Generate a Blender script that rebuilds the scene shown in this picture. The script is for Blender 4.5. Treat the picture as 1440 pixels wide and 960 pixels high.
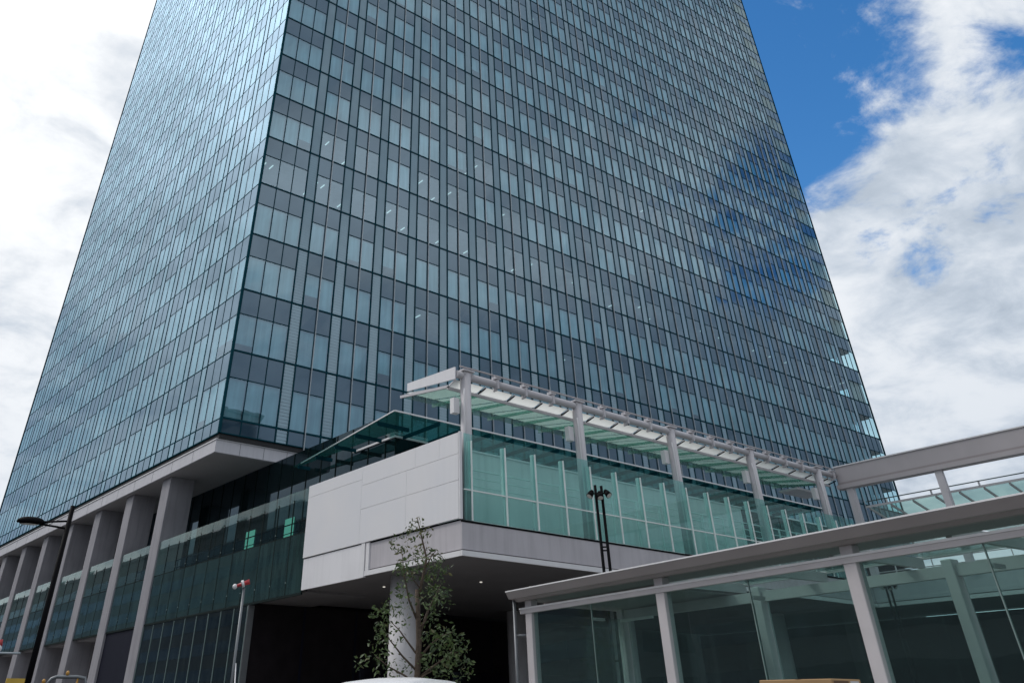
import bpy, math, random
from mathutils import Vector, Matrix
random.seed(7)
for o in list(bpy.data.objects):
    bpy.data.objects.remove(o)
S = bpy.context.scene
C = S.collection
R = math.radians

# ------------------------------------------------------------------ camera
CAM = Vector((-20.094, -47.660, 1.5))
rv = Vector((0.7831, -0.6219, -0.0056)); uv_ = Vector((-0.3733, -0.4772, 0.7955)); fv = Vector((0.4974, 0.6209, 0.6059))
cd = bpy.data.cameras.new('camera'); co = bpy.data.objects.new('camera', cd); C.objects.link(co)
m3 = Matrix((rv, uv_, -fv)).transposed()
co.matrix_world = Matrix.Translation(CAM) @ m3.to_4x4()
cd.sensor_width = 36.0; cd.lens = 1121.44 / 1440 * 36
cd.shift_x = 84.86 / 1440; cd.shift_y = -322.48 / 1440
cd.clip_start = 0.1; cd.clip_end = 4000
S.camera = co
# ------------------------------------------------------------------ light
SUN_AZ, SUN_EL = -42.0, 47.0
S.view_settings.view_transform = 'Standard'; S.view_settings.look = 'None'
S.view_settings.exposure = 0.0; S.view_settings.gamma = 1.0; S.view_settings.use_curve_mapping = False
sd = bpy.data.lights.new('sun', 'SUN'); sd.energy = 1.1; sd.angle = R(14); sd.color = (1.0, 0.95, 0.9)
so = bpy.data.objects.new('sun', sd); C.objects.link(so)
sdir = Vector((math.sin(R(SUN_AZ)) * math.cos(R(SUN_EL)), math.cos(R(SUN_AZ)) * math.cos(R(SUN_EL)), math.sin(R(SUN_EL))))
so.rotation_euler = sdir.to_track_quat('Z', 'Y').to_euler()

W = bpy.data.worlds.new('World'); S.world = W; W.use_nodes = True
nt = W.node_tree; N = nt.nodes; L = nt.links; N.clear()
def nd(t, **k):
    n = N.new(t)
    for a, b in k.items(): setattr(n, a, b)
    return n
def vmath(op, a, b=None):
    n = nd('ShaderNodeVectorMath', operation=op)
    for i, v in enumerate((a, b)):
        if v is None: continue
        if hasattr(v, 'is_linked') or hasattr(v, 'links'): L.new(v, n.inputs[i])
        else: n.inputs[i].default_value = v
    return n
def fm(op, a, b=None, c=None, clamp=False):
    n = nd('ShaderNodeMath', operation=op); n.use_clamp = clamp
    for i, v in enumerate((a, b, c)):
        if v is None: continue
        if isinstance(v, (int, float)): n.inputs[i].default_value = v
        else: L.new(v, n.inputs[i])
    return n.outputs[0]
def smooth(v, lo, hi, a=0.0, b=1.0):
    n = nd('ShaderNodeMapRange', interpolation_type='SMOOTHSTEP'); L.new(v, n.inputs[0])
    for i, x in ((1, lo), (2, hi), (3, a), (4, b)):
        if isinstance(x, (int, float)): n.inputs[i].default_value = x
        else: L.new(x, n.inputs[i])
    return n.outputs[0]
def dirv(az, el):
    return (math.sin(R(az)) * math.cos(R(el)), math.cos(R(az)) * math.cos(R(el)), math.sin(R(el)))
sky = nd('ShaderNodeTexSky', sky_type='NISHITA'); sky.sun_disc = False
sky.sun_elevation = R(SUN_EL); sky.sun_rotation = R(SUN_AZ); sky.air_density = 1.0; sky.dust_density = 0.4; sky.ozone_density = 2.5
hsv = nd('ShaderNodeHueSaturation'); hsv.inputs['Saturation'].default_value = 1.32; hsv.inputs['Value'].default_value = 1.78
L.new(sky.outputs[0], hsv.inputs['Color'])
tc = nd('ShaderNodeTexCoord')
dn = vmath('NORMALIZE', tc.outputs['Generated']).outputs[0]
sx = nd('ShaderNodeSeparateXYZ'); L.new(dn, sx.inputs[0])
den = fm('MAXIMUM', fm('ADD', sx.outputs[2], 0.22), 0.06)
pu = fm('DIVIDE', sx.outputs[0], den); pv = fm('DIVIDE', sx.outputs[1], den)
cx = nd('ShaderNodeCombineXYZ'); L.new(pu, cx.inputs[0]); L.new(pv, cx.inputs[1])
def noise(vec, scale, detail, rough, dist=0.0, off=(0, 0, 0), lac=2.0):
    mp = nd('ShaderNodeMapping'); mp.inputs['Location'].default_value = off; L.new(vec, mp.inputs[0])
    n = nd('ShaderNodeTexNoise'); L.new(mp.outputs[0], n.inputs['Vector'])
    n.inputs['Scale'].default_value = scale; n.inputs['Detail'].default_value = detail
    n.inputs['Roughness'].default_value = rough; n.inputs['Distortion'].default_value = dist
    n.inputs['Lacunarity'].default_value = lac
    return n.outputs[0]
n1 = noise(cx.outputs[0], 4.6, 12, 0.63, 0.4, (5.3, 2.2, 0))
n2 = noise(cx.outputs[0], 7.0, 8, 0.6, 0.3, (9.1, 4.7, 0))
n3 = noise(cx.outputs[0], 1.3, 6, 0.55, 0.2, (1.3, 8.8, 0))
def patch(az, el, r0, r1):
    d = vmath('DOT_PRODUCT', dn, dirv(az, el)).outputs['Value']
    return smooth(d, math.cos(R(r1)), math.cos(R(r0)))
clear = fm('MAXIMUM', patch(64, 39, 3.5, 16.5), fm('MULTIPLY', patch(113, 30, 3, 19), 0.55))
clear = fm('MAXIMUM', clear, fm('MULTIPLY', patch(77, 31, 4, 17), 0.44))
den_n = fm('ADD', fm('MULTIPLY', n1, 0.72), fm('MULTIPLY', n2, 0.28))
thr = smooth(clear, 0.0, 1.0, 0.25, 0.61)
cloud = smooth(den_n, fm('SUBTRACT', thr, 0.05), fm('ADD', thr, 0.11))
sunside = vmath('DOT_PRODUCT', dn, dirv(-28, 46)).outputs['Value']
glow = fm('POWER', fm('MAXIMUM', fm('DIVIDE', fm('ADD', sunside, 0.2), 1.2), 0.0), 3.0)
back = smooth(sunside, -0.42, 0.0)
rise = smooth(sx.outputs[2], 0.18, 0.68, 4.2, 15.0)
lum = fm('ADD', fm('MULTIPLY', back, fm('ADD', fm('MULTIPLY', glow, 2.0), 7.9)), fm('MULTIPLY', fm('SUBTRACT', 1.0, back), rise))
core_ = fm('POWER', fm('MAXIMUM', sunside, 0.0), 26.0)
lum = fm('ADD', lum, fm('MULTIPLY', core_, 22.0))
tex = smooth(fm('ADD', fm('MULTIPLY', n3, 0.6), fm('MULTIPLY', n2, 0.4)), 0.37, 0.60, 0.72, 1.16)
lowf = smooth(sx.outputs[2], 0.05, 0.6, 0.84, 1.04)
lum = fm('MULTIPLY', fm('MULTIPLY', lum, tex), lowf)
cc = nd('ShaderNodeMix', data_type='RGBA'); L.new(smooth(lum, 5.0, 10.0), cc.inputs[0])
cc.inputs[6].default_value = (0.82, 0.95, 1.12, 1); cc.inputs[7].default_value = (0.97, 1.0, 1.04, 1)
cl = nd('ShaderNodeVectorMath', operation='SCALE'); L.new(cc.outputs[2], cl.inputs[0]); L.new(lum, cl.inputs['Scale'])
mx = nd('ShaderNodeMix', data_type='RGBA'); L.new(cloud, mx.inputs[0]); L.new(hsv.outputs[0], mx.inputs[6]); L.new(cl.outputs[0], mx.inputs[7])
bg = nd('ShaderNodeBackground'); bg.inputs[1].default_value = 0.1; L.new(mx.outputs[2], bg.inputs[0])
wo = nd('ShaderNodeOutputWorld'); L.new(bg.outputs[0], wo.inputs[0])

# ------------------------------------------------------------------ materials
def newmat(name):
    m = bpy.data.materials.new(name); m.use_nodes = True; m.node_tree.nodes.clear(); return m, m.node_tree
def pmat(name, col, rough=0.6, metal=0.0, var=0.08, scale=2.0, bump=0.0, spec=0.5, dirt=0.0, bscale=40):
    m, t = newmat(name); n = t.nodes; l = t.links
    b = n.new('ShaderNodeBsdfPrincipled'); o = n.new('ShaderNodeOutputMaterial'); l.new(b.outputs[0], o.inputs[0])
    b.inputs['Roughness'].default_value = rough; b.inputs['Metallic'].default_value = metal; b.inputs['Specular IOR Level'].default_value = spec
    g = n.new('ShaderNodeNewGeometry')
    nz = n.new('ShaderNodeTexNoise'); nz.inputs['Scale'].default_value = scale; nz.inputs['Detail'].default_value = 6; l.new(g.outputs['Position'], nz.inputs['Vector'])
    mp = n.new('ShaderNodeMapRange'); mp.inputs[1].default_value = 0.3; mp.inputs[2].default_value = 0.7; mp.inputs[3].default_value = 1 - var; mp.inputs[4].default_value = 1 + var
    l.new(nz.outputs[0], mp.inputs[0])
    v = n.new('ShaderNodeVectorMath'); v.operation = 'SCALE'; v.inputs[0].default_value = col; l.new(mp.outputs[0], v.inputs['Scale'])
    last = v.outputs[0]
    if dirt:
        mp2 = n.new('ShaderNodeMapping'); mp2.inputs['Scale'].default_value = (3.0, 3.0, 0.25); l.new(g.outputs['Position'], mp2.inputs[0])
        n2_ = n.new('ShaderNodeTexNoise'); n2_.inputs['Scale'].default_value = 1.5; n2_.inputs['Detail'].default_value = 5; l.new(mp2.outputs[0], n2_.inputs['Vector'])
        r2 = n.new('ShaderNodeMapRange'); r2.inputs[1].default_value = 0.45; r2.inputs[2].default_value = 0.75; r2.inputs[3].default_value = 1.0; r2.inputs[4].default_value = 1 - dirt
        l.new(n2_.outputs[0], r2.inputs[0])
        v2 = n.new('ShaderNodeVectorMath'); v2.operation = 'SCALE'; l.new(last, v2.inputs[0]); l.new(r2.outputs[0], v2.inputs['Scale']); last = v2.outputs[0]
    l.new(last, b.inputs['Base Color'])
    if bump:
        nb = n.new('ShaderNodeTexNoise'); nb.inputs['Scale'].default_value = bscale; nb.inputs['Detail'].default_value = 3; l.new(g.outputs['Position'], nb.inputs['Vector'])
        bp = n.new('ShaderNodeBump'); bp.inputs['Strength'].default_value = bump; bp.inputs['Distance'].default_value = 0.02; l.new(nb.outputs[0], bp.inputs['Height']); l.new(bp.outputs[0], b.inputs['Normal'])
    return m
def glassmat(name, tint, ior=1.5, refl=(1, 1, 1), rough=0.0, haze=0.0, hazecol=(0.5, 0.6, 0.55), wob=0.0):
    """thin pane: tinted transmission + fresnel reflection (+ a little haze: frit, dust, painted-in reflections)"""
    m, t = newmat(name); n = t.nodes; l = t.links
    tr = n.new('ShaderNodeBsdfTransparent'); tr.inputs[0].default_value = (*tint, 1)
    gl = n.new('ShaderNodeBsdfGlossy'); gl.inputs[0].default_value = (*refl, 1); gl.inputs['Roughness'].default_value = rough
    fr = n.new('ShaderNodeFresnel'); fr.inputs[0].default_value = ior
    if wob:
        g = n.new('ShaderNodeNewGeometry'); nz = n.new('ShaderNodeTexNoise'); nz.inputs['Scale'].default_value = 0.5; nz.inputs['Detail'].default_value = 2; l.new(g.outputs['Position'], nz.inputs['Vector'])
        bp = n.new('ShaderNodeBump'); bp.inputs['Strength'].default_value = wob; bp.inputs['Distance'].default_value = 0.05; l.new(nz.outputs[0], bp.inputs['Height'])
        l.new(bp.outputs[0], gl.inputs['Normal'])
    # back faces see the same outside ior
    geo = n.new('ShaderNodeNewGeometry')
    mr = n.new('ShaderNodeMapRange'); mr.inputs[3].default_value = ior; mr.inputs[4].default_value = 1.0 / ior; l.new(geo.outputs['Backfacing'], mr.inputs[0])
    # Fresnel node inverts the ior itself on back faces, so feed the inverse there
    l.new(mr.outputs[0], fr.inputs[0])
    base = tr.outputs[0]
    if haze:
        df = n.new('ShaderNodeBsdfDiffuse'); df.inputs[0].default_value = (*hazecol, 1)
        tl = n.new('ShaderNodeBsdfTranslucent'); tl.inputs[0].default_value = (*hazecol, 1)
        md = n.new('ShaderNodeMixShader'); md.inputs[0].default_value = 0.5; l.new(df.outputs[0], md.inputs[1]); l.new(tl.outputs[0], md.inputs[2])
        mh = n.new('ShaderNodeMixShader'); mh.inputs[0].default_value = haze; l.new(base, mh.inputs[1]); l.new(md.outputs[0], mh.inputs[2]); base = mh.outputs[0]
    ms = n.new('ShaderNodeMixShader'); l.new(fr.outputs[0], ms.inputs[0]); l.new(base, ms.inputs[1]); l.new(gl.outputs[0], ms.inputs[2])
    o = n.new('ShaderNodeOutputMaterial'); l.new(ms.outputs[0], o.inputs[0])
    return m
def coated(name, col, ior=1.6, var=0.15, streak=0.0, rough=0.03, refl=(0.73, 0.95, 1.13)):
    """opaque body seen behind glass: diffuse body + fresnel mirror"""
    m, t = newmat(name); n = t.nodes; l = t.links
    df = n.new('ShaderNodeBsdfDiffuse'); gl = n.new('ShaderNodeBsdfGlossy'); gl.inputs['Roughness'].default_value = rough; gl.inputs[0].default_value = (*refl, 1)
    g = n.new('ShaderNodeNewGeometry')
    mp = n.new('ShaderNodeMapping'); mp.inputs['Scale'].default_value = (1, 1, 0.25) if streak else (1, 1, 1); l.new(g.outputs['Position'], mp.inputs[0])
    nz = n.new('ShaderNodeTexNoise'); nz.inputs['Scale'].default_value = 3.0 if streak else 0.35; nz.inputs['Detail'].default_value = 4; l.new(mp.outputs[0], nz.inputs['Vector'])
    mr = n.new('ShaderNodeMapRange'); mr.inputs[1].default_value = 0.3; mr.inputs[2].default_value = 0.7; mr.inputs[3].default_value = 1 - var; mr.inputs[4].default_value = 1 + var; l.new(nz.outputs[0], mr.inputs[0])
    v = n.new('ShaderNodeVectorMath'); v.operation = 'SCALE'; v.inputs[0].default_value = col; l.new(mr.outputs[0], v.inputs['Scale']); l.new(v.outputs[0], df.inputs[0])
    fr = n.new('ShaderNodeFresnel'); fr.inputs[0].default_value = ior
    ms = n.new('ShaderNodeMixShader'); l.new(fr.outputs[0], ms.inputs[0]); l.new(df.outputs[0], ms.inputs[1]); l.new(gl.outputs[0], ms.inputs[2])
    o = n.new('ShaderNodeOutputMaterial'); l.new(ms.outputs[0], o.inputs[0])
    return m
def emat(name, col, st):
    m, t = newmat(name); e = t.nodes.new('ShaderNodeEmission'); e.inputs[0].default_value = (*col, 1); e.inputs[1].default_value = st
    o = t.nodes.new('ShaderNodeOutputMaterial'); t.links.new(e.outputs[0], o.inputs[0]); return m
def membrane():
    m, t = newmat('white roof pan'); n = t.nodes; l = t.links
    df = n.new('ShaderNodeBsdfDiffuse'); df.inputs[0].default_value = (0.78, 0.79, 0.76, 1); tl = n.new('ShaderNodeBsdfTranslucent'); tl.inputs[0].default_value = (0.86, 0.87, 0.84, 1)
    ms = n.new('ShaderNodeMixShader'); ms.inputs[0].default_value = 0.72; l.new(df.outputs[0], ms.inputs[1]); l.new(tl.outputs[0], ms.inputs[2])
    o = n.new('ShaderNodeOutputMaterial'); l.new(ms.outputs[0], o.inputs[0]); return m
def blindmat():
    m, t = newmat('roller blind'); n = t.nodes; l = t.links
    df = n.new('ShaderNodeBsdfDiffuse'); g = n.new('ShaderNodeNewGeometry')
    mp = n.new('ShaderNodeMapping'); mp.inputs['Scale'].default_value = (1, 1, 0.06); l.new(g.outputs['Position'], mp.inputs[0])
    nz = n.new('ShaderNodeTexNoise'); nz.inputs['Scale'].default_value = 2.6; nz.inputs['Detail'].default_value = 3; l.new(mp.outputs[0], nz.inputs['Vector'])
    n2_ = n.new('ShaderNodeTexNoise'); n2_.inputs['Scale'].default_value = 0.33; n2_.inputs['Detail'].default_value = 1; l.new(g.outputs['Position'], n2_.inputs['Vector'])
    ad = n.new('ShaderNodeMath'); ad.operation = 'ADD'; l.new(nz.outputs[0], ad.inputs[0]); l.new(n2_.outputs[0], ad.inputs[1])
    mr = n.new('ShaderNodeMapRange'); mr.inputs[1].default_value = 0.7; mr.inputs[2].default_value = 1.3; mr.inputs[3].default_value = 0.27; mr.inputs[4].default_value = 0.55; l.new(ad.outputs[0], mr.inputs[0])
    v = n.new('ShaderNodeVectorMath'); v.operation = 'SCALE'; v.inputs[0].default_value = (0.98, 1.0, 0.97); l.new(mr.outputs[0], v.inputs['Scale']); l.new(v.outputs[0], df.inputs[0])
    o = n.new('ShaderNodeOutputMaterial'); l.new(df.outputs[0], o.inputs[0]); return m
def screenmat():
    m, t = newmat('perforated white screen'); n = t.nodes; l = t.links
    b = n.new('ShaderNodeBsdfPrincipled'); o = n.new('ShaderNodeOutputMaterial'); l.new(b.outputs[0], o.inputs[0]); b.inputs['Roughness'].default_value = 0.55
    g = n.new('ShaderNodeNewGeometry'); s = n.new('ShaderNodeSeparateXYZ'); l.new(g.outputs['Position'], s.inputs[0])
    wv = n.new('ShaderNodeTexWave'); wv.bands_direction = 'Y'; wv.inputs['Scale'].default_value = 4.2; wv.inputs['Distortion'].default_value = 0.15; l.new(g.outputs['Position'], wv.inputs['Vector'])
    nz = n.new('ShaderNodeTexNoise'); nz.inputs['Scale'].default_value = 0.5; nz.inputs['Detail'].default_value = 5; l.new(g.outputs['Position'], nz.inputs['Vector'])
    cr = n.new('ShaderNodeMix'); cr.data_type = 'RGBA'; l.new(nz.outputs[0], cr.inputs[0]); cr.inputs[6].default_value = (0.69, 0.70, 0.74, 1); cr.inputs[7].default_value = (0.79, 0.77, 0.77, 1)
    mr = n.new('ShaderNodeMapRange'); mr.inputs[3].default_value = 0.86; mr.inputs[4].default_value = 1.04; l.new(wv.outputs['Fac'], mr.inputs[0])
    v = n.new('ShaderNodeVectorMath'); v.operation = 'SCALE'; l.new(cr.outputs[2], v.inputs[0]); l.new(mr.outputs[0], v.inputs['Scale']); l.new(v.outputs[0], b.inputs['Base Color'])
    return m
def leafmat(name, c0, c1):
    m, t = newmat(name); n = t.nodes; l = t.links
    g = n.new('ShaderNodeNewGeometry'); nz = n.new('ShaderNodeTexNoise'); nz.inputs['Scale'].default_value = 3.5; nz.inputs['Detail'].default_value = 4; l.new(g.outputs['Position'], nz.inputs['Vector'])
    cr = n.new('ShaderNodeMix'); cr.data_type = 'RGBA'
    mr = n.new('ShaderNodeMapRange'); mr.inputs[1].default_value = 0.35; mr.inputs[2].default_value = 0.65; l.new(nz.outputs[0], mr.inputs[0]); l.new(mr.outputs[0], cr.inputs[0])
    cr.inputs[6].default_value = (*c0, 1); cr.inputs[7].default_value = (*c1, 1)
    b = n.new('ShaderNodeBsdfPrincipled'); b.inputs['Roughness'].default_value = 0.45; l.new(cr.outputs[2], b.inputs['Base Color'])
    tl = n.new('ShaderNodeBsdfTranslucent'); l.new(cr.outputs[2], tl.inputs[0])
    ms = n.new('ShaderNodeMixShader'); ms.inputs[0].default_value = 0.25; l.new(b.outputs[0], ms.inputs[1]); l.new(tl.outputs[0], ms.inputs[2])
    o = n.new('ShaderNodeOutputMaterial'); l.new(ms.outputs[0], o.inputs[0]); return m

M = dict(
    pane=glassmat('tower pane glass', (0.50, 0.81, 0.89), 2.7, (0.73, 0.96, 1.13), 0.0, wob=0.06),
    clearpane=glassmat('corner pane glass', (0.72, 0.90, 0.94), 1.35, (0.93, 1.0, 1.0)),
    spandrel=coated('spandrel glass', (0.028, 0.056, 0.082), 2.12, 0.2),
    louver=coated('louver aluminium', (0.215, 0.31, 0.355), 1.9, 0.12, 0.0, 0.12),
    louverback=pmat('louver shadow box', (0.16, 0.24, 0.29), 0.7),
    mullion=pmat('dark teal mullion', (0.008, 0.050, 0.068), 0.6, 0.0, 0.05, spec=0.0),
    strip=coated('teal strip panel', (0.12, 0.225, 0.265), 2.2, 0.1),
    rail=pmat('pale guide rail', (0.42, 0.46, 0.48), 0.4, 0.4, 0.05),
    blind=blindmat(),
    slab=pmat('tower ceiling', (0.30, 0.31, 0.32), 0.8),
    core=pmat('tower core', (0.10, 0.11, 0.12), 0.8),
    lamp=emat('office ceiling light', (1.0, 0.98, 0.92), 0.8),
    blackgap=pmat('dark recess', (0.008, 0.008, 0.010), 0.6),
    fascia=pmat('pale grey fascia', (0.55, 0.54, 0.57), 0.45, 0.0, 0.04, 0.8, dirt=0.10),
    fascia2=pmat('mauve grey fascia', (0.49, 0.465, 0.49), 0.5, 0.0, 0.06, 0.8, bump=0.15, bscale=90, dirt=0.14),
    trim=pmat('white metal trim', (0.72, 0.71, 0.72), 0.4, 0.0, 0.03),
    white=pmat('white painted panel', (0.74, 0.73, 0.75), 0.5, 0.0, 0.04, 0.7, dirt=0.06),
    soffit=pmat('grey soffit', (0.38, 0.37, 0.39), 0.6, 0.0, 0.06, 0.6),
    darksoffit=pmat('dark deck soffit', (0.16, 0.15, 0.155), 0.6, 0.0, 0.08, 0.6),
    column=pmat('grey cladding column', (0.30, 0.29, 0.315), 0.6, 0.0, 0.10, 0.7, bump=0.2, bscale=60, dirt=0.22),
    roundcol=pmat('pale round column', (0.62, 0.60, 0.61), 0.55, 0.0, 0.05, 1.0, dirt=0.1),
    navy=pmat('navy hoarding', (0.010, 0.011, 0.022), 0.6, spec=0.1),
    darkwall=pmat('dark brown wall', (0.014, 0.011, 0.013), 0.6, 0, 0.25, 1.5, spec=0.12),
    podglass=glassmat('podium balustrade glass', (0.72, 0.86, 0.83), 1.32, (0.95, 1, 0.98), wob=0.02),
    podspan=coated('podium spandrel glass', (0.022, 0.044, 0.042), 1.5, 0.35, 1.0),
    lowglass=coated('dark shopfront glass', (0.010, 0.013, 0.012), 1.5, 0.5, 1.0),
    joint=pmat('glass joint', (0.006, 0.014, 0.014), 0.7, spec=0.1),
    jointpale=pmat('pale joint', (0.16, 0.22, 0.21), 0.5),
    screen=screenmat(),
    deckglass=glassmat('green deck glass', (0.74, 0.93, 0.915), 1.5, (0.95, 1, 0.98), haze=0.07, hazecol=(0.34, 0.66, 0.61)),
    decklow=glassmat('green deck lower glass', (0.74, 0.925, 0.905), 1.45, (0.95, 1, 0.98), haze=0.08, hazecol=(0.26, 0.56, 0.52)),
    pale=pmat('pale inner parapet', (0.70, 0.72, 0.71), 0.6, 0, 0.08, 0.6, dirt=0.15),
    steel=pmat('white grey painted steel', (0.52, 0.50, 0.52), 0.4, 0.0, 0.05, 1.0),
    post=pmat('pale post', (0.78, 0.82, 0.80), 0.4),
    roofglass=glassmat('fritted canopy glass', (0.52, 0.74, 0.68), 1.5, (0.95, 1, 0.98), haze=0.18, hazecol=(0.40, 0.58, 0.53)),
    membrane=membrane(),
    tealglass=glassmat('dark teal canopy glass', (0.16, 0.42, 0.40), 1.5, (0.9, 1, 1), haze=0.25, hazecol=(0.03, 0.16, 0.15)),
    lobby=coated('dark lobby glass', (0.005, 0.012, 0.013), 1.33, 0.5, 1.0),
    mint=emat('mint daylight glow', (0.30, 0.85, 0.72), 0.42),
    beam=pmat('taupe steel beam', (0.40, 0.37, 0.38), 0.5, 0.0, 0.05, 0.8),
    beamdark=pmat('dark taupe fascia', (0.29, 0.26, 0.26), 0.5, 0.0, 0.06, 0.8),
    shelterglass=glassmat('shelter wall glass', (0.76, 0.86, 0.84), 1.5, (0.95, 1, 0.99), haze=0.026, hazecol=(0.42, 0.50, 0.54), wob=0.08),  # haze is dust plus reflected light painted into the pane
    shelterpost=pmat('shelter post paint', (0.50, 0.47, 0.48), 0.45, 0.0, 0.06, 2.0, bump=0.05),
    sheltersoffit=pmat('shelter soffit', (0.20, 0.205, 0.205), 0.5, 0.0, 0.06, 0.8),
    black=pmat('black paint', (0.004, 0.004, 0.005), 0.6, 0.0, spec=0.06),
    lens=pmat('pale lens', (0.62, 0.62, 0.58), 0.3),
    galv=pmat('galvanised pole', (0.17, 0.18, 0.19), 0.45, 0.5),
    red=pmat('red paint', (0.42, 0.03, 0.035), 0.4),
    whitepaint=pmat('white car paint', (0.78, 0.77, 0.78), 0.25, 0.0, 0.01),
    carglass=coated('car window glass', (0.012, 0.008, 0.016), 1.5, 0.1),
    tyre=pmat('tyre rubber', (0.012, 0.012, 0.012), 0.8),
    rim=pmat('alloy rim', (0.4, 0.4, 0.42), 0.3, 0.8),
    headlamp=pmat('lamp cluster', (0.7, 0.7, 0.72), 0.15),
    taillamp=pmat('tail lamp', (0.4, 0.01, 0.01), 0.2),
    card=pmat('cardboard', (0.44, 0.27, 0.13), 0.8, 0, 0.08, 3.0),
    carddark=pmat('brown print', (0.16, 0.09, 0.05), 0.8),
    label=pmat('white label', (0.7, 0.68, 0.68), 0.7),
    wood=pmat('pallet wood', (0.34, 0.24, 0.14), 0.8, 0, 0.2, 8),
    yellow=pmat('yellow paint', (0.62, 0.40, 0.06), 0.5, 0, 0.1, 4),
    amber=pmat('amber lens', (0.45, 0.23, 0.04), 0.4),
    bark=pmat('bark', (0.085, 0.060, 0.042), 0.85, 0, 0.35, 14, bump=0.6, bscale=30),
    leaf=leafmat('leaf green', (0.032, 0.058, 0.022), (0.115, 0.170, 0.055)),
    leafnew=leafmat('young leaf', (0.075, 0.088, 0.034), (0.16, 0.155, 0.065)),
    asphalt=pmat('asphalt', (0.05, 0.05, 0.052), 0.9, 0, 0.25, 1.2, bump=0.4, bscale=80),
    paving=pmat('paving', (0.24, 0.23, 0.22), 0.85, 0, 0.15, 1.0, bump=0.2),
    kerbm=pmat('kerb stone', (0.30, 0.29, 0.28), 0.85, 0, 0.1),
    line=pmat('road paint', (0.7, 0.7, 0.68), 0.7, 0, 0.1, 3),
    farwall=pmat('far block cladding', (0.17, 0.18, 0.19), 0.7, 0, 0.1, 0.3),
    farwin=coated('far block windows', (0.03, 0.04, 0.05), 1.5, 0.4),
    ground=pmat('ground', (0.10, 0.10, 0.095), 0.95, 0, 0.2, 0.2),
)

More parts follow.
